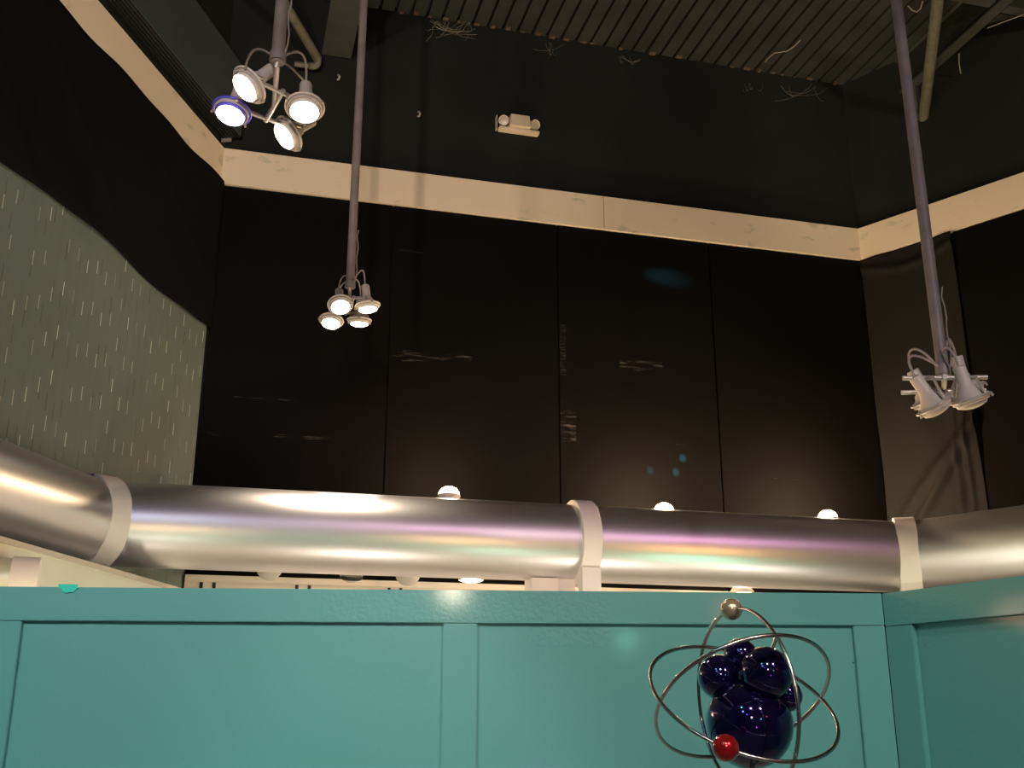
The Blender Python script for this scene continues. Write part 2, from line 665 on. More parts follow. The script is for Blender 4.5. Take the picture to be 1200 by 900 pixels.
BZ0, BZ1, BW = 6.50, 7.165, .185
lend = (WL.inverted() @ at_z(279, 160, BZ0)).x
bk = empty('bulkhead', WL, None, None, None, 'structure')
MB().box(lend, 12, min(SL * .001, SL * BW), max(SL * .001, SL * BW), BZ0, BZ1).build('casing', M['bulk'], bk)
mb = MB()
for k in range(6):
    y0 = .012 + k * .030
    mb.box(lend, 12, min(SL * y0, SL * (y0 + .013)), max(SL * y0, SL * (y0 + .013)), BZ0 - .016, BZ0 - .001)
mb.build('ribbed_soffit', M['rib'], bk)
mb = MB()
mb.box(lend + .002, lend + .02, min(SL * .01, SL * .10), max(SL * .01, SL * .10), BZ0 - .05, BZ0 - .017)
tag(mb.build('end_bracket', M['frame'], bk), 'pale metal end bracket')
bk.name = 'trim_5'

# ------------------------------------------------------------------ right wall drape and board
def rx(px, py):
    return (WR.inverted() @ on_plane(px, py, RC, AZR))


dx1 = (rx(1128, 330).x + rx(1152, 560).x) / 2


def drape_pt(u, v):
    z = .05 + (BT_Z - .05) * v
    x = .02 + (dx1 - .02) * u
    y = .05 + .010 * math.sin(x * 9 + z) + .006 * math.sin(x * 5 - z * 3.7) + .004 * math.sin(x * 17 + z * 6)
    # long diagonal pulls
    zz = z - 3.4
    for (a, s, w, amp) in ((.20, .95, .075, .042), (.39, .76, .065, .045), (.66, .50, .08, .015)):
        dd = x - (a + zz * s)
        f = math.exp(-((zz - .45) / .62) ** 2)
        y += amp * math.exp(-(dd / w) ** 2) * f
    for (a, w, amp) in ((dx1 - .12, .025, .03), (dx1 - .22, .03, .02)):
        y += amp * math.exp(-((x - a - .02 * zz) / w) ** 2) * math.exp(-((zz - .8) / .7) ** 2)
    y += .03 * math.exp(-((z - BT_Z + .10 + .10 * math.sin(math.pi * u)) / .04) ** 2)
    return Vector((x, SR * y, z))


o = MB().grid(90, 260, drape_pt).build('drape', M['drape'], world=WR, smooth=60, solid=.006)
tag(o, 'wrinkled black cloth drape with diagonal pulls hanging in the corner beside the boards', 'drape')
b = MB().box(dx1 + .01, 11.5, min(SR * .004, SR * .035), max(SR * .004, SR * .035), .02, BT_Z, bevel=.004)
o = b.build('wall_board', scuffed_black('board_r', []), world=WR)
tag(o, 'plain black wall board beyond the wrinkled drape, behind the unlit lamp cluster', 'board', 'black boards on the back wall')

# ------------------------------------------------------------------ white fascia with slots at the foot of the back wall
LF = L - WB.to_3x3() @ Vector((0, .07, 0))
fz = on_plane(300, 675.5, LF, AZB).z
fa_ = empty('slotted_fascia', WB, 'white low fascia with pairs of dark slots along the foot of the black boards', 'fascia')
MB().box(.03, LEN - .2, -.055, -.035, .0, fz - .05).build('face_board', M['whitefascia'], fa_)
MB().box(.03, LEN - .2, -.07, -.035, fz - .05, fz, bevel=.003).build('top_rail', M['whitefascia'], fa_)
for px_ in (207, 236, 251, 347.5, 362, 455, 468.5, 552):
    x = bx(px_, 684).x
    MB().box(x - .013, x + .013, -.059, -.0555, fz - .9, fz - .055).build('slot', M['slot'], fa_)

# ------------------------------------------------------------------ steel roof beams
def beam(name, W, x0, x1, y0, y1, zb, label, ylen):
    e = empty(name, W, label, 'beam', 'steel beams under the roof deck')
    MB().box(x0, x1, y0, y1, zb, zb + .02).build('bottom_flange', M['steel'], e)
    xm = (x0 + x1) / 2
    MB().box(xm - .012, xm + .012, y0, y1, zb + .021, CEIL - .021).build('web', M['web'], e)
    MB().box(x0, x1, y0, y1, CEIL - .02, CEIL - .002).build('top_flange', M['steel'], e)
    return e


bl0, bl1 = bx(377, 65), bx(411, 71)
beam('steel_beam', WB, bl0.x, bl1.x, -14, -.02, bl0.z, 'wide grey-olive steel beam at the top, ending on the wall beside the thin lamp pole', 14)
zr = 7.72
p1 = at_z(1062, 104, zr)
p1l = WB.inverted() @ p1
beam('steel_beam', WB, p1l.x - .02, p1l.x + .085, -13, p1l.y + .12, zr, 'narrow olive steel beam slanting up to the top right corner', 13)
pc = WB.inverted() @ at_z(1148, 7, zr + .03)
e = empty('cross_beam', WB, 'olive cross beam at the top right, running into the slanting narrow beam', 'beam', 'steel beams under the roof deck')
MB().box(p1l.x - .55, p1l.x - .03, pc.y - .10, pc.y, zr + .03, zr + .05).build('bottom_flange', M['steel'], e)
MB().box(p1l.x - .55, p1l.x - .03, pc.y - .056, pc.y - .044, zr + .051, CEIL - .01).build('web', M['steel'], e)
MB().box(p1l.x + .095, p1l.x + 2.5, pc.y - .10, pc.y, zr + .0, zr + .02).build('bottom_flange', M['steel'], e)
MB().box(p1l.x + .095, p1l.x + 2.5, pc.y - .056, pc.y - .044, zr + .021, CEIL - .01).build('web', M['steel'], e)
MB().prism([(0, 0), (.16, 0), (0, .16)], -.005, .005, Matrix.Translation((p1l.x + .10, pc.y + .02, zr + .01)) @ Matrix.Rotation(0, 4, 'X')).build('gusset', M['web'], e)

# ------------------------------------------------------------------ capped hanging pipe (top right) and conduit (top left)
zc = 7.35
q0 = at_z(1080, 157, zc)
q1 = at_z(1099, 0, zc)
dq = (q1 - q0).normalized()
CPM = aim(q0, dq)
e = empty('capped_pipe', CPM, 'olive capped sprinkler pipe end hanging below the deck beside the mauve lamp pole', 'pipe')
rr = 5.2 / F * (q0 - CAM).length
MB().lathe([(0, .02), (rr, .02), (rr, 6), (0, 6)], n=20).build('pipe_run', M['conduit'], e, smooth=40)
MB().lathe([(0, -.0), (rr * .7, 0), (rr * .95, .012), (rr * .95, .05), (rr * 1.25, .055), (rr * 1.25, .12), (rr * 1.02, .13), (rr, .135)], n=20).build('end_cap', M['conduit'], e, smooth=40)
MB().lathe([(rr, .20), (rr * 1.12, .205), (rr * 1.12, .235), (rr, .24)], n=20).build('coupling', M['conduit'], e, smooth=40)
hs = CPM.inverted()
qs = q0 + dq * .33
for sd in (-1, 1):
    a = qs + RT * (sd * (rr + .004))
    MB().tube([hs @ Vector((a.x, a.y, zc - rr * .5)), hs @ Vector((a.x, a.y, CEIL - .002))], .006, 6).build('strap_edge', M['conduit'], e)
mb = MB()
mb.box(-rr, rr, -.004, .004, zc + rr + .004, CEIL - .002, hs @ Matrix.Translation((qs.x, qs.y, 0)))
mb.build('hanger_strap', M['web'], e)

ca = on_plane(374, 72, L + WB.to_3x3() @ Vector((0, -.10, 0)), AZB)
cd = -az(AZL)
rc = 5.0 / F * (ca - CAM).length
e = empty('conduit', ca, 'olive conduit with an elbow against the wall, behind the thick lamp pole', 'pipe')
MB().tube([cd * .05, cd * 6], rc, 14).build('conduit_run', M['conduit'], e, smooth=40)
wl = -az(AZB)
pts = []
for i in range(9):
    t = i / 8
    pts.append((cd * .06) * (1 - t) ** 2 + (Vector((0, 0, -.05)) - cd * .03) * 2 * t * (1 - t) + (wl * .09 + Vector((0, 0, -.06))) * t * t)
MB().tube(pts, rc * .8, 12).build('elbow', M['conduit'], e, smooth=40)
MB().tube([wl * .09 + Vector((0, 0, -.06)), wl * .22 + Vector((0, 0, -.065))], rc * .6, 12).build('stub', M['conduit'], e, smooth=40)

# ------------------------------------------------------------------ emergency light, hooks on upper back wall
ec = on_plane(606.5, 150, L, AZB)
ew = WB.copy()
ew.translation = ec
e = empty('emergency_light', ew, 'beige twin-head emergency light box on the dark upper wall', 'light')
MB().box(-.20, .20, -.075, -.001, -.075, -.042, bevel=.006).build('base_tray', M['emerg'], e, smooth=40)
mb = MB()
prof = [(-.11, -.041), (.11, -.041), (.095, .075), (-.10, .075)]
vs = []
for (yy, k) in ((-.001, 1), (-.115, .92)):
    vs.append([mb.bm.verts.new((x * k, yy if z > 0 else yy * 1.0, z)) for x, z in prof])
mb.bm.faces.new(vs[0])
mb.bm.faces.new(vs[1][::-1])
for i in range(4):
    j = (i + 1) % 4
    mb.bm.faces.new([vs[0][i], vs[0][j], vs[1][j], vs[1][i]])
mb.build('battery_box', M['emerg'], e)
for s in (-1, 1):
    hm = aim(Vector((s * .150, -.055, .022)), Vector((s * .35, -1, -.35)))
    hd = MB().lathe([(0, -.05), (.03, -.045), (.046, -.02), (.052, .018), (.050, .028), (.044, .024)], hm, 24).build('lamp_head', M['emerg'], e, smooth=50)
    MB().lathe([(0, .027), (.02, .026), (.044, .0235)], hm, 24).build('lens', M['emlens'], hd, smooth=50)
    MB().tube([(s * .150, -.02, -.041), (s * .150, -.03, -.02)], .02, 10).build('swivel', M['emerg'], e)
MB().box(-.222, -.216, -.06, -.002, -.07, .075).build('test_tag', M['emerg'], e)

for (x, y, lb) in ((490, 135, 'small pale hook on the dark upper wall beside the thin lamp pole'), (396, 92, 'small curled pale hook below the wide steel beam end')):
    c = on_plane(x, y, L, AZB)
    hw = WB.copy()
    hw.translation = c
    o = MB().tube([(0, -.002, .03), (0, -.03, .02), (.012, -.045, -.005), (.004, -.03, -.03), (-.006, -.015, -.02)], .009, 8).build('wall_hook', M['fleck'], world=hw, smooth=60)
    tag(o, lb, 'hook')

# ------------------------------------------------------------------ big silver pipe
PD, PR, PZ = 7.6, .286, 2.842
nB = WB.to_3x3() @ Vector((0, 1, 0))
P0 = nB * PD
ax = az(AZB)


def pipe_at(px_):
    """point on the pipe axis that shows in column px_"""
    best = None
    for i in range(-700, 900):
        p = P0 + ax * (i * .01) + Vector((0, 0, PZ))
        v = p - CAM
        f = v.y * math.cos(PITCH) + v.z * math.sin(PITCH)
        x = 600 + F * v.x / f
        if best is None or abs(x - px_) < best[0]:
            best = (abs(x - px_), p)
    return best[1]


J1, J2, JM = pipe_at(108), pipe_at(1062), pipe_at(679)
big = empty('silver_pipe', JM, 'large satin silver pipe with white collars running across behind the teal partition', 'pipe')
dl = -az(9)
dr = az(138)
rel = lambda p: p - JM
bis1 = (ax - dl).normalized()          # square to the mitre plane at the left joint
bis2 = (dr + ax).normalized()


def mitre_ring(c, n_, axis, r_, k=96):
    # the cut of the round pipe by the mitre plane: stretched sideways by 1/cos
    side = Vector((0, 0, 1)).cross(n_).normalized()
    st = 1 / abs(n_.dot(axis.normalized()))
    return [rel(c) + side * (math.cos(2 * math.pi * i / k) * r_ * st) + Vector((0, 0, 1)) * (math.sin(2 * math.pi * i / k) * r_) for i in range(k)]


def rings_mesh(rings, name, m, smooth=40, closed=False):
    mb = MB()
    vs = [[mb.bm.verts.new(p) for p in r_] for r_ in rings]
    k = len(vs[0])
    pairs = list(zip(vs, vs[1:]))
    if closed:
        pairs.append((vs[-1], vs[0]))
    for a, b_ in pairs:
        for i in range(k):
            mb.bm.faces.new([a[i], a[(i + 1) % k], b_[(i + 1) % k], b_[i]])
    return mb.build(name, m, big, smooth=smooth)


def pipe_seg(a, na, b, nb, d):
    ra, rb = mitre_ring(a, na, d, PR), mitre_ring(b, nb, d, PR)
    return rings_mesh([[p.lerp(q, t / 8) for p, q in zip(ra, rb)] for t in range(9)], 'pipe_section', M['pipe'], 60)


pipe_seg(J1 + dl * 5, -dl, J1, bis1, -dl)
pipe_seg(J1, bis1, JM - ax * .004, ax, ax)
pipe_seg(JM + ax * .004, ax, J2, bis2, ax)
pipe_seg(J2, bis2, J2 + dr * 7, dr, dr)


def collar(c, n_, axis, w, r1, lo):
    rr_ = []
    for (t, r_) in ((-w / 2, lo), (-w / 2, r1 - .004), (-w / 2 + .004, r1), (w / 2 - .004, r1), (w / 2, r1 - .004), (w / 2, lo)):
        rr_.append(mitre_ring(c + n_ * t, n_, axis, r_))
    return rings_mesh(rr_, 'collar', M['collar'], 40, True)


collar(J1, bis1, ax, .15, PR + .036, PR - .05)
collar(JM, ax, ax, .145, PR + .036, PR + .001)
collar(J2, bis2, ax, .16, PR + .036, PR - .05)
# legs that carry the collars down behind the partition
for (p, d) in ((JM, ax), (J2, bis2)):
    m = basis(rel(Vector((p.x, p.y, 0))), d)
    mb = MB()
    hw = .07 if p is JM else .08
    mb.box(-hw, hw, -.262, -.16, 0, PZ - .21, m)
    mb.build('support_leg', M['collar'], big)
m = basis(rel(Vector((JM.x, JM.y, 0))), ax)
mb = MB()
xo = -.30
mb.box(xo - .1, xo + .1, -.10, .10, 0, PZ - PR + .01, m)
mb.box(xo + .1, -.07, -.08, .08, PZ - PR - .16, PZ - PR + .01, m)
mb.build('saddle_block', M['bracket'], big)
# left end foot carrying the pipe
fp = J1 + dl * 1.9
m = basis(rel(Vector((fp.x, fp.y, 0))), dl)
MB().box(-.1, .1, -.1, .1, 0, PZ - PR + .01, m).build('support_leg', M['collar'], big)
fp = J2 + dr * 4
m = basis(rel(Vector((fp.x, fp.y, 0))), dr)
MB().box(-.1, .1, -.1, .1, 0, PZ - PR + .01, m).build('support_leg', M['collar'], big)

# ------------------------------------------------------------------ cream parapet and lower pipe on the left
n8 = Vector((math.cos(R(8)), -math.sin(R(8)), 0))      # right side of the left pipe
pp = J1 + n8 * .36
pa = on_plane(0, 633, pp, 8)
zp = on_plane(82, 660, pp, 8).z
PW = basis(Vector((pp.x, pp.y, 0)), -az(8))
sgn = 1 if (PW.to_3x3() @ Vector((0, 1, 0))).x > 0 else -1
e = empty('parapet', PW, 'cream parapet wall sloping down behind the teal partition under the silver pipe', 'wall')
def lerp_z(px1, py1):
    v = PW.inverted() @ on_plane(px1, py1, pp, 8)
    return v.x, v.z
(xa, za), (xb, zb) = lerp_z(0, 632), lerp_z(205, 690)
sl = (za - zb) / (xa - xb)
x0_, x1_ = xb - .1, 2.3
poly = [(x0_, 0), (x1_, 0), (x1_, zb + sl * (x1_ - xb) - .03), (x0_, zb + sl * (x0_ - xb) - .03)]
MX = Matrix(((1, 0, 0, 0), (0, 0, 1, 0), (0, 1, 0, 0), (0, 0, 0, 1)))
MB().prism(poly, -.05, .05, MX).build('wall_face', M['parapet'], e)
polyc = [(x0_, zb + sl * (x0_ - xb) - .0295), (x1_, zb + sl * (x1_ - xb) - .0295), (x1_, zb + sl * (x1_ - xb)), (x0_, zb + sl * (x0_ - xb))]
MB().prism(polyc, -.065, .065, MX).build('capping', M['parcap'], e)

lc = on_plane(29, 683, pp + n8 * .20, 8)
lr = 27 / F * (lc - CAM).length
lw = 27 / F * (lc - CAM).length
LD = -az(70)
e = empty('low_pipe', lc, 'short pale yellow pipe stub with a beige collar poking out of the cream parapet', 'pipe')
mm = aim(Vector((0, 0, 0)), LD)
MB().lathe([(0, lw * .4), (lr * .93, lw * .4), (lr * .93, .178), (0, .178)], mm, 48).build('pipe_section', M['lowpipe'], e, smooth=50)
MB().lathe([(0, -lw / 2), (lr, -lw / 2), (lr, lw / 2), (lr * .8, lw / 2), (lr * .8, lw * .4)], mm, 48).build('collar', M['collar'], e, smooth=50)

# ------------------------------------------------------------------ small lamps between pipe and wall
def perp_pt(px_, py_, D):
    return on_plane(px_, py_, nB * D, AZB)


SPOTS = []
for (px_, py_, lb) in ((526, 581, 'small glowing round uplight peeking over the silver pipe beside the bright pipe highlight'),
                       (778, 600, 'small glowing round uplight peeking over the silver pipe between the black boards'),
                       (970, 608, 'small glowing round uplight peeking over the silver pipe next to the drape')):
    c = perp_pt(px_, py_, 8.25)
    w = WB.copy()
    w.translation = c
    e = empty('uplight', w, lb, 'light', 'round uplights behind the silver pipe')
    r_ = .088
    b = MB().lathe([(0, -.13), (.03, -.128), (.045, -.10), (.06, -.05), (r_ * 1.04, -.01), (r_ * 1.04, .006), (r_, .006), (r_ * .9, 0)], n=32)
    b.build('housing', M['bowl'], e, smooth=50)
    MB().lathe([(r_ * .98, .004), (r_ * .92, .03), (r_ * .68, .058), (r_ * .35, .072), (0, .076)], n=32).build('lens', M['glow'], e, smooth=60)
    MB().tube([(0, .02, -.12), (0, .06, -.2), (0, .25, -.22), (0, .495, -.22)], .013, 10).build('bracket_arm', M['frame'], e, smooth=60)
    SPOTS.append(c)
for (px_, py_, kind, lb) in ((316, 664, 0, 'pale round bowl lamp hanging under the silver pipe, nearest the grey-green wall'),
                             (412, 667, 1, 'round bowl lamp with a dark ring showing under the silver pipe'),
                             (478, 671, 0, 'pale round bowl lamp under the silver pipe beneath the scuffed board'),
                             (552, 672.5, 2, 'small lit flat downlight under the silver pipe beside the collar block'),
                             (869, 688, 2, 'small bright downlight showing between the pipe and the pearl ball')):
    c = perp_pt(px_, py_, 8.15)
    w = WB.copy()
    w.translation = c
    e = empty('bowl_lamp', w, lb, 'light', 'bowl lamps under the silver pipe')
    r_ = .098
    if kind == 2:
        b = MB().lathe([(0, .10), (.04, .10), (.055, .02), (r_, -.035), (r_, -.05), (r_ * .9, -.05)], n=32)
        b.build('shade', M['bowl'], e, smooth=50)
        MB().lathe([(r_ * .89, -.048), (r_ * .7, -.060), (r_ * .3, -.068), (0, -.07)], n=32).build('lens', M['glow'], e, smooth=60)
    else:
        b = MB().lathe([(r_ * .5, .11), (r_ * .85, .06), (r_, 0), (r_ * .88, -.05), (r_ * .6, -.085), (r_ * .3, -.098), (0, -.1)], n=32)
        b.build('shade', M['bowl'], e, smooth=70)
        if kind == 1:
            MB().torus(r_ * .72, .014, Matrix.Translation((0, -.03, -.068)) @ Matrix.Rotation(.25, 4, 'X'), 40, 8).build('rim_ring', M['slot'], e, smooth=60)
    MB().tube([(0, 0, .09), (0, .03, .2), (0, .28, .24), (0, .595, .24)], .012, 8).build('bracket_arm', M['frame'], e, smooth=60)
    SPOTS.append(c)

# ------------------------------------------------------------------ teal partition
PP = at_y(600, 692, 4.2)
PTOP = PP.z
AZP, AZQ = 86, 152
pl = lambda x, y: on_plane(x, y, PP, AZP)
PC = pl(1033, 698)
PM = basis(Vector((PP.x, PP.y, 0)), az(AZP))
QM = basis(Vector((PC.x, PC.y, 0)), az(AZQ))
ph = lambda x, y: (PM.inverted() @ pl(x, y))
qh = lambda x, y: (QM.inverted() @ on_plane(x, y, PC, AZQ))
xc = ph(1033, 698).x
zrail = ph(520, 730).z
REC = .022
e = empty('partition', PM, 'teal painted partition panel with raised rail and stiles running across the bottom', 'partition')
XL = ph(-18, 735).x
MB().box(XL - 1.8, xc, REC, REC + .02, 0.0, PTOP - .004).build('sheet', M['teal'], e)
MB().box(XL - 1.8, xc + .001, 0, REC + .045, zrail, PTOP, bevel=.0025).build('top_rail', M['teal'], e, smooth=30)
for a, c in ((ph(-18, 735).x, ph(24.5, 735).x), (ph(519.5, 735).x, ph(559.5, 735).x), (ph(1000.5, 738).x, xc + .0005)):
    MB().box(a, c, 0, REC - .0005, .121, zrail - .0015, bevel=.0025).build('stile', M['teal'], e, smooth=30)
MB().box(XL - 1.8, xc - .002, 0, REC - .0005, 0, .12, bevel=.0025).build('bottom_rail', M['teal'], e, smooth=30)

e = empty('partition', QM, 'teal painted partition panel angled toward the viewer, to the right of the corner joint', 'partition')
zq = qh(1040, 734).z
QL = 3.6
MB().box(.002, QL, REC + .006, REC + .026, 0, PTOP - .004).build('sheet', M['teal'], e)
MB().box(.0015, QL, 0, REC + .05, zq, PTOP - .001, bevel=.0025).build('top_rail', M['teal'], e, smooth=30)
for a, c in ((.0015, qh(1069, 745).x), (qh(1069, 745).x + 1.06, qh(1069, 745).x + 1.19)):
    MB().box(a, c, 0, REC + .0055, .121, zq - .0015, bevel=.0025).build('stile', M['teal'], e, smooth=30)
MB().box(.004, QL, 0, REC + .0055, 0, .12, bevel=.0025).build('bottom_rail', M['teal'], e, smooth=30)

# thin ragged turquoise shape over the top edge
tx = ph(79, 691)
tw = PM.copy()
tw.translation = PM @ Vector((tx.x, -.0035, PTOP))
k_ = .0034
polyt = [(-10, 3), (11, 3), (11, -1), (9, -3), (7, -6), (3, -5.6), (0, -7), (-5, -5), (-6, -2), (-10, 0)]
mb = MB()
mb.prism([(x * k_, y * k_) for x, y in polyt], 0, .002, Matrix(((1, 0, 0, 0), (0, 0, -1, .001), (0, 1, 0, 0), (0, 0, 0, 1))))
o = mb.build('turquoise_shape', M['aqua_mark'], world=tw)
tag(o, 'ragged bright turquoise shape on the top edge of the partition', 'aqua_mark')

# ------------------------------------------------------------------ hanging spotlight clusters
def unit_scale(P):
    return (P - CAM).dot(Vector((0, math.cos(PITCH), math.sin(PITCH)))) / F


LIGHTS = []


def lamp_dir(P, theta, ix, iy):
    v = (CAM - P).normalized()
    w = RT * ix - UP * iy
    w = (w - v * w.dot(v)).normalized()
    return (v * math.cos(R(theta)) + w * math.sin(R(theta))).normalized()


def make_lamp(root, inv, P, dirv, r_, ln, lens, rim, label=None, power=0, colr=None, blend=.6, size=50):
    f = inv @ aim(P, dirv)
    k = r_
    prof = [(0, -ln), (k * .36, -ln), (k * .39, -ln + .006), (k * .39, -ln * .50), (k * .42, -ln * .47), (k * .62, -ln * .30), (k * .86, -ln * .13), (k * 1.0, -.022),
            (k * 1.08, -.018), (k * 1.08, .004), (k * 1.0, .006), (k * .95, -.003)]
    lm = MB().lathe(prof, f, 40).build('lamp', M['lamp'], root, smooth=35)
    if label:
        lm['label'] = label
    inner = M['bluecone'] if lens is M['blue'] else M['warmcone'] if lens is M['warm'] else M['lamp']
    MB().lathe([(k * .95, -.003), (k * .91, .012), (k * .86, .020)], f, 40).build('reflector', inner, lm, smooth=50)
    MB().lathe([(k * .87, .0195), (k * .6, .029), (k * .3, .034), (0, .035)], f, 40).build('lens', lens, lm, smooth=50)
    MB().torus(k * 1.16, .0055, f @ Matrix.Translation((0, 0, -.012)), 40, 8).build('gel_ring', rim, lm, smooth=60)
    for t in (.6, 2.7, 4.8):
        c, sn = math.cos(t), math.sin(t)
        MB().tube([f @ Vector((k * 1.0 * c, k * 1.0 * sn, -.02)), f @ Vector((k * 1.2 * c, k * 1.2 * sn, -.012)), f @ Vector((k * 1.26 * c, k * 1.26 * sn, .004))], .006, 6).build('clip', M['frame'], lm)
    if power:
        LIGHTS.append((P + dirv * .06, dirv, power, colr, size, blend, r_))
    return lm, f


def cluster(rod_top, rod_bot, Y, lamps, label, rod_r, r_, ln, cable_seed, bars, ext=.03):
    bot = at_y(rod_bot[0], rod_bot[1], Y)
    base = Matrix.Translation(bot)
    e = empty('spotlight_cluster', base, label, 'light', 'hanging clusters of four spotlights')
    inv = base.inverted()
    sag = 0
    top = Vector((bot.x, bot.y, CEIL - .003))
    MB().tube([inv @ bot, inv @ top], rod_r, 16).build('pole', M['rod'], e, smooth=40)
    MB().lathe([(rod_r, 0), (rod_r * 1.25, -.002), (rod_r * 1.25, .04), (rod_r, .045)], Matrix.Translation((0, 0, .01)), 20).build('pole_clamp', M['rod'], e, smooth=40)
    tops = []
    for (px_, py_, dz, th, ix, iy, lens, rim, pw, colr, lb) in lamps:
        P = at_y(px_, py_, Y + dz[0]) if isinstance(dz, tuple) else at_z(px_, py_, bot.z + dz)
        dv = lamp_dir(P, th, ix, iy)
        lm, f = make_lamp(e, inv, P, dv, r_, ln, lens, rim, lb, pw, colr)
        tops.append((P - dv * ln * .42, dv, f))
    # tubular frame: two long bars joined by a spine
    zb = -.01
    ends = []
    for (i, j) in bars:
        a = inv @ tops[i][0]
        b = inv @ tops[j][0]
        a = Vector((a.x, a.y, max(a.z, -.06) * .3 + zb + .04))
        b = Vector((b.x, b.y, max(b.z, -.06) * .3 + zb + .04))
        a.z = b.z = zb - .02
        dd = (b - a).normalized()
        a2, b2 = a - dd * ext, b + dd * ext
        MB().tube([a2, b2], .011, 10).build('frame_bar', M['frame'], e, smooth=40)
        ends.append((a, b))
        # yokes from the bar to each lamp
        for (pt, ix_) in ((a, i), (b, j)):
            f = tops[ix_][2]
            side = f.to_3x3() @ Vector((1, 0, 0))
            c = f @ Vector((0, 0, -ln * .12))
            mb = MB()
            for s in (-1, 1):
                mb.tube([pt, pt + side * (s * r_ * .7) - Vector((0, 0, .012)), c + side * (s * r_ * 1.02)], .0065, 8)
            mb.build('yoke', M['frame'], e, smooth=50)
    m1, m2 = (ends[0][0] + ends[0][1]) / 2, (ends[1][0] + ends[1][1]) / 2
    dd = (m2 - m1).normalized() if (m2 - m1).length > .01 else Vector((0, 1, 0))
    MB().tube([m1 - dd * .02, m2 + dd * .02], .012, 10).build('frame_bar', M['frame'], e, smooth=40)
    MB().tube([Vector((0, 0, .0)), Vector((0, 0, -.012)), (m1 + m2) / 2], .012, 10).build('hub', M['frame'], e, smooth=40)
    rnd = random.Random(cable_seed)
    for (P, dv, f) in tops:
        a = f @ Vector((0, 0, -ln * .98))
        mid = a * .5 + Vector((rnd.uniform(-.06, .06), rnd.uniform(-.05, .05), .09 + rnd.uniform(0, .05)))
        back = -(inv.to_3x3() @ dv)
        pts = []
        b0, b1, b2, b3 = a, a + back * .12 + Vector((0, 0, .03)), mid + Vector((0, 0, .05)), Vector((rnd.uniform(-.02, .02), rnd.uniform(-.02, .02), .02))
        for i in range(15):
            t = i / 14
            pts.append(b0 * (1 - t) ** 3 + b1 * 3 * t * (1 - t) ** 2 + b2 * 3 * t * t * (1 - t) + b3 * t ** 3)
        MB().tube(pts, .0055, 8).build('cable', M['cable'], e, smooth=60)
    # thin lead clipped along the pole
    pts = [Vector((rod_r + .004 + .012 * abs(math.sin(i * .9)), -.01, .04 + i * .05)) for i in range(9)]
    MB().tube(pts, .004, 6).build('cable', M['cable'], e, smooth=60)
    return e


WC, BC = (1.0, .80, .58), (.5, .5, 1.0)
cluster((328, 0), (325, 74), 4.0, [
    (290, 101, -.07, 56, -.82, .57, M['warm'], M['warmrim'], 1, WC, None),
    (271, 132, -.07, 49, -.34, .94, M['blue'], M['bluerim'], 2, BC, 'lamp with a blue filter'),
    (357, 128, -.07, 42, -.05, 1, M['warm'], M['warmrim'], 3, WC, None),
    (336, 158, -.07, 60, -.87, .5, M['warm'], M['warmrim'], 4, WC, None)],
    'nearest lit spotlight cluster on a thick pole, one of its lamps blue', .0285, .074, .165, 3, ((0, 2), (1, 3)))
cluster((422, 0), (410, 338), 6.9, [
    (399, 358, -.10, 40, .1, 1, M['warm'], M['warmrim'], 5, WC, None),
    (388, 377, -.10, 52, -.15, 1, M['warm'], M['warmrim'], 6, WC, None),
    (431, 360, -.10, 68, .12, 1, M['warm'], M['warmrim'], 7, WC, None),
    (421, 377, -.10, 74, -.05, 1, M['warm'], M['warmrim'], 8, WC, None)],
    'small lit spotlight cluster with four warm lamps hanging in front of the black boards', .030, .074, .165, 5, ((0, 2), (1, 3)))
cluster((1042, 0), (1106, 441), 4.7, [
    (1097, 477, (-.06,), 97, .58, .82, M['offlens'], M['frame'], 9, WC, None),
    (1138, 470, (-.06,), 96, .34, .94, M['offlens'], M['frame'], 10, WC, None),
    (1132, 457, (.15,), 95, .28, .95, M['offlens'], M['frame'], 0, WC, None),
    (1090, 470, (.16,), 95, .50, .86, M['offlens'], M['frame'], 0, WC, None)],
    'spotlight cluster seen from behind with mauve-grey pole and its lamps turned away', .0275, .075, .165, 8, ((0, 1), (3, 2)), .10)

# ------------------------------------------------------------------ atom sculpture
AY = 2.6
cen = at_y(873, 821, AY)
ka = unit_scale(cen)
e = empty('atom_sculpture', Matrix.Translation(Vector((cen.x, cen.y, 0))), 'atom sculpture of glossy dark violet balls inside three crossed steel rings', 'sculpture')
off = Vector((0, 0, 0)) - Vector((cen.x, cen.y, 0))


def ap(x, y, dz):
    """point seen at (x, y), dz pixels of its own size nearer (+) or farther (-)"""
    r = ray(x, y)
    return CAM + r * ((cen - CAM).length / r.length * 1.0 - dz * ka / r.length) + off


BALLS = [(878, 848, 50.5, 0), (898, 789, 30, 22), (843.5, 793.5, 26, -6), (868, 768, 20, -22), (921, 815, 19, -10)]
for (x, y, r_, dz) in BALLS:
    MB().sphere(ap(x, y, dz), r_ * ka, 64).build('nucleus_ball', M['ball'], e, smooth=60)
vt = (CAM - cen).normalized()
RINGS = [((872.7, 822.6, -1.2), 107.4, 58.5, (-.998, .063)), ((870.8, 818.8, 2.4), 107.3, 57.6, (.440, .898)), ((870.7, 820.1, 9.2), 110.7, 61.0, (.301, -.954))]
for (c, r_, th, mdir) in RINGS:
    cc = ap(c[0], c[1], c[2])
    w = RT * mdir[0] - UP * mdir[1]
    w = (w - vt * w.dot(vt)).normalized()
    n_ = vt * math.cos(R(th)) + w * math.sin(R(th))
    MB().torus(r_ * ka, 2.35 * ka, aim(cc, n_), 128, 12).build('ring', M['wire'], e, smooth=60)


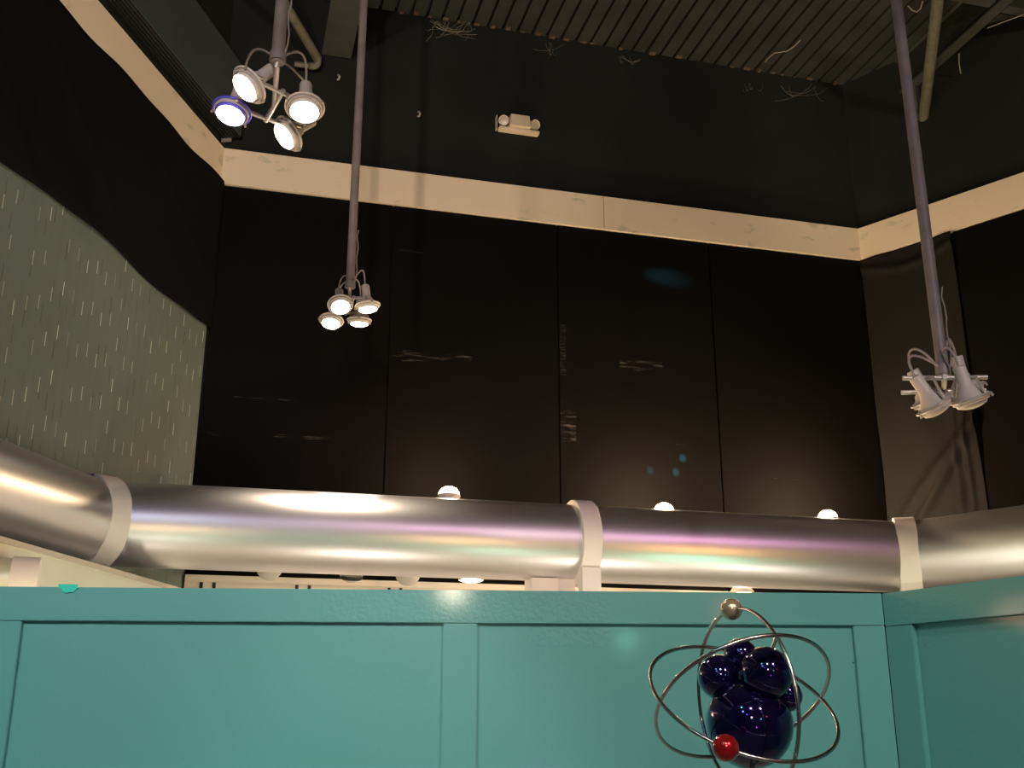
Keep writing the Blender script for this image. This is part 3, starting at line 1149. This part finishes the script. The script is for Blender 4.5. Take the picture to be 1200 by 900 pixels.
def ring_pt(k, px_, py_):
    (c, r_, th, mdir) = RINGS[k]
    cc = ap(c[0], c[1], c[2]) - off
    w = RT * mdir[0] - UP * mdir[1]
    w = (w - vt * w.dot(vt)).normalized()
    n_ = vt * math.cos(R(th)) + w * math.sin(R(th))
    r = ray(px_, py_)
    p = CAM + r * ((cc - CAM).dot(n_) / r.dot(n_))
    p = cc + (p - cc).normalized() * r_ * ka
    return p + off


o = MB().sphere(ring_pt(0, 857, 713), 13 * ka, 40).build('electron_ball', M['gold'], e, smooth=60)
o['label'] = 'pearl gold ball'
o = MB().sphere(ring_pt(2, 850, 877), 14.5 * ka, 40).build('electron_ball', M['red'], e, smooth=60)
o['label'] = 'speckled red ball'
MB().tube([ap(910, 745, -10), ap(904, 765, 5)], 2.4 * ka, 10).build('stay', M['wire'], e, smooth=60)
bb = ap(878, 848, 0)
MB().tube([Vector((bb.x, bb.y, .04)), Vector((bb.x, bb.y, bb.z - 48 * ka))], .009, 14).build('stand_pole', M['wire'], e, smooth=60)
MB().lathe([(0, 0), (.16, 0), (.16, .02), (.14, .035), (.02, .05), (0, .05)], Matrix.Translation((bb.x, bb.y, 0)), 40).build('stand_base', M['plinth'], e, smooth=40)

# ------------------------------------------------------------------ cobwebs under the deck
def cobweb(px_, py_, w, h, n, lb, seed):
    rnd = random.Random(seed)
    mb = MB()
    for i in range(n):
        x0, y0 = px_ + rnd.uniform(-w, w) * .5, py_ + rnd.uniform(-.1, .1) * h
        x1, y1 = px_ + rnd.uniform(-w, w) * .6, py_ + rnd.uniform(.3, 1) * h
        a = on_plane(x0, y0, L + nB * -.02, AZB)
        b = on_plane(x1, y1, L + nB * -rnd.uniform(.02, .15), AZB)
        pts = []
        for k in range(9):
            t = k / 8
            pts.append(a.lerp(b, t) + Vector((rnd.uniform(-.01, .01), 0, -.05 * math.sin(math.pi * t) + rnd.uniform(-.008, .008))))
        mb.tube(pts, rnd.uniform(.0007, .0016), 5)
    o = mb.build('cobweb', M['web_silk'])
    tag(o, lb, 'cobweb', 'cobwebs along the roof edge')


cobweb(528, 24, 52, 24, 20, 'tangled dusty cobweb hanging from the deck edge above the emergency light, toward the thin pole', 1)
cobweb(645, 50, 36, 20, 4, 'thin trailing cobweb strand on the wall just above the emergency light', 2)
cobweb(735, 66, 34, 8, 4, 'faint cobweb wisp on the wall below the deck, past the emergency light', 3)
cobweb(885, 98, 26, 9, 4, 'short cobweb tuft on the wall below the deck edge', 4)
cobweb(945, 100, 60, 20, 6, 'wide faint cobweb near the wall corner under the deck', 5)


def strand(pxs, z, r_, lb):
    pts = [at_z(x, y, z) for x, y in pxs]
    o = MB().tube(pts, r_, 6).build('cobweb', M['web_silk'], smooth=60)
    tag(o, lb, 'cobweb', 'cobwebs along the roof edge')


strand([(938, 47), (931, 54), (922, 60), (908, 62), (899, 69), (897, 73)], CEIL - .05, .006, 'thick ropey cobweb clinging to the deck flutes')
strand([(1064, 7), (1069, 12), (1074, 14), (1079, 10), (1081, 2)], 7.6, .006, 'looped cobweb strand hanging beside the capped pipe')
strand([(1124, 63), (1124, 75), (1126, 86)], 7.6, .007, 'single dangling cobweb thread below the slanting beam')
strand([(1157, 33), (1175, 26), (1200, 17)], 7.68, .005, 'sagging cobweb thread beside the gusset at the top right corner')

# ------------------------------------------------------------------ lights
def spot(P, dirv, energy, col, size, blend, rad):
    l = bpy.data.lights.new('spot', 'SPOT')
    l.energy = energy
    l.color = col
    l.spot_size = R(size)
    l.spot_blend = blend
    l.shadow_soft_size = rad
    o = bpy.data.objects.new('spot_light', l)
    COL.objects.link(o)
    o.matrix_world = aim(P, -dirv)
    return o


def point(P, energy, col, rad):
    l = bpy.data.lights.new('point', 'POINT')
    l.energy = energy
    l.color = col
    l.shadow_soft_size = rad
    o = bpy.data.objects.new('point_light', l)
    COL.objects.link(o)
    o.location = P
    return o


PW_ = {1: 25, 2: 25, 3: 25, 4: 25, 5: 60, 6: 60, 7: 60, 8: 60, 9: 60, 10: 60}
for (P, dv, key, colr, size, blend, rr_) in LIGHTS:
    spot(P, dv, PW_[key], colr, 80, .7, rr_ * .8)
# middle cluster lamp that burns straight down onto the pipe
hot = pipe_at(405) + Vector((0, 0, PR))
src = at_y(421, 377, 6.9) + Vector((0, 0, -.05))
spot(src, (hot - src), 500, (1, .86, .68), 26, .5, .04)
for c, en in zip(SPOTS[:3], (38, 95, 105)):
    point(c + Vector((0, 0, .14)) + nB * -.04, en, (1, .70, .40), .05)
for c in SPOTS[6:]:
    point(c + Vector((0, 0, -.16)), 4, (1, .80, .56), .05)
# stand-ins for the hall's unseen lamps, behind and beside the viewer
WARM = (1, .80, .58)


def aimed(P, T_, energy, col, size, blend, rad):
    P, T_ = Vector(P), Vector(T_)
    return spot(P, T_ - P, energy, col, size, blend, rad)


# added spots washing the high walls, cones kept clear of the pipe
for x, y, a, en in [(-2.5, -2.4, -6, 900), (-.5, -3.0, -4, 900), (.8, -3.0, 8, 900), (2.6, -2.4, 14, 1000), (4.6, -1.4, 12, 900)]:
    P = Vector((x, y, 4.3))
    spot(P, az(a) * math.cos(R(21)) + Vector((0, 0, math.sin(R(21)))), en * 1.12, (1, .80, .64) if x < 2 else (1, .79, .56), 52, .35, .15)
# lamps over the viewer that light the teal partition; low one added for rail glints
for x, y, z, tx_, en, c in [(-2.6, -1.6, 5.2, -1.4, 580, (.95, .90, .86)), (.2, -2.2, 5.4, -.2, 560, (1, .86, .70)), (2.6, -1.8, 5.2, 1.2, 470, (1, .84, .70)), (.25, -1.4, 2.7, -.25, 60, WARM)]:
    aimed((x, y, z), (tx_, 4.2, .95 if x < -2 else 1.2), en, c, 31 if x < -2 else 40, .5, .10)
# unseen coloured lights, added for glints in the balls
for P, en, c, r_ in [((-1.0, .2, 4.0), 22, (.10, 1.0, .75), .08), ((1.6, -.4, 2.2), 5, (.3, 1.0, .65), .06), ((1.9, -.2, 3.2), 7, (.25, .12, 1.0), .07), ((2.2, .3, 2.4), 3, (1.0, .05, .12), .05), ((-.4, -.6, 3.0), 7, (.2, .15, 1.0), .07), ((.9, -.5, 1.1), 4, (.9, .15, 1.0), .06), ((-1.2, -.8, 3.8), 22, (.45, .60, 1.0), .15)]:
    point(Vector(P), en, c, r_)
EX = lambda u, dd, z: nB * (PD - dd) + ax * u + Vector((0, 0, z))
for u, en, c in [(6.6, 210, (1.0, .45, .78)), (-1.2, 110, (.82, .66, 1.0)), (2.6, 150, (1.0, .60, .85))]:  # unseen pink and lavender spots added to tint the pipe
    aimed(EX(u, 7.4, 4.9), EX(u * .5, 0, PZ), en, c, 34, .7, .2)
aimed((6.2, -1.5, 4.2), J2 + dr * 1.2 + Vector((0, 0, 0)), 500, (1, .84, .76), 22, .8, .45)  # added spot that whitens the right pipe section
aimed((-1.2, -1.5, 4.4), J1 + dl * .8, 60, (1, .88, .84), 24, .8, .6)  # added soft spot for the left pipe section
aimed((3.2, -1.6, 4.6), (2.0, 4.7, 4.0), 560, (1, .84, .76), 24, .6, .12)  # added spot to brighten the third cluster and its pole
# lamps of the exhibit behind the partition
for u, dd, z, en, c in [(-1.0, 1.2, .5, 36, (1, .88, .76)), (1.2, 1.2, .5, 36, (1, .88, .76)), (3.4, 1.2, .5, 36, (1, .88, .76)), (5.0, 1.3, .5, 30, (1, .88, .76)),
                        (-.6, 3.0, 2.06, 34, (1, .60, .32)), (2.2, 3.0, 2.06, 38, (1, .55, .24)), (4.6, 3.0, 2.1, 52, (1, .50, .15)),
                        (4.3, 1.9, 1.3, 26, (.35, 1.0, .62)), (2.4, 1.9, 1.3, 13, (.55, 1.0, .70)), (-.6, 1.9, 1.3, 14, (1, .95, .72))]:
    point(EX(u, dd, z), en, c, .28)
# narrow cyan spots added to stand in for reflections on the black boards
for (x, y, sx, en) in [(800, 537, 1.0, 9000), (762, 551, 1.0, 4500), (792, 553.5, 1.0, 8000)]:
    T_ = on_plane(x, y, L - nB * .03, AZB)
    aimed(T_ + Vector((.3, -3.2, 2.2)), T_, en, (.05, .75, .95), 1.2, 1.0, .005)
T_ = on_plane(780, 325, L - nB * .03, AZB)
aimed(T_ - ax * 1.3 - nB * .55 + Vector((0, 0, .1)), T_, 520, (.05, .65, .85), 9, 1.0, .03)

w = bpy.data.worlds.new('World')
S.world = w
w.use_nodes = True
w.node_tree.nodes['Background'].inputs[0].default_value = (.5, .48, .45, 1)
w.node_tree.nodes['Background'].inputs[1].default_value = .02

# ------------------------------------------------------------------ camera and view
cd_ = bpy.data.cameras.new('camera')
cam = bpy.data.objects.new('camera', cd_)
COL.objects.link(cam)
cam.location = CAM
cam.rotation_euler = (R(90) + PITCH, 0, 0)
cd_.sensor_fit = 'HORIZONTAL'
cd_.sensor_width = 36
cd_.lens = 36 * F / 1200
cd_.clip_end = 100
S.camera = cam
S.view_settings.view_transform = 'Standard'
S.view_settings.look = 'None'
S.view_settings.gamma = 1
S.view_settings.use_curve_mapping = False
S.view_settings.exposure = 0
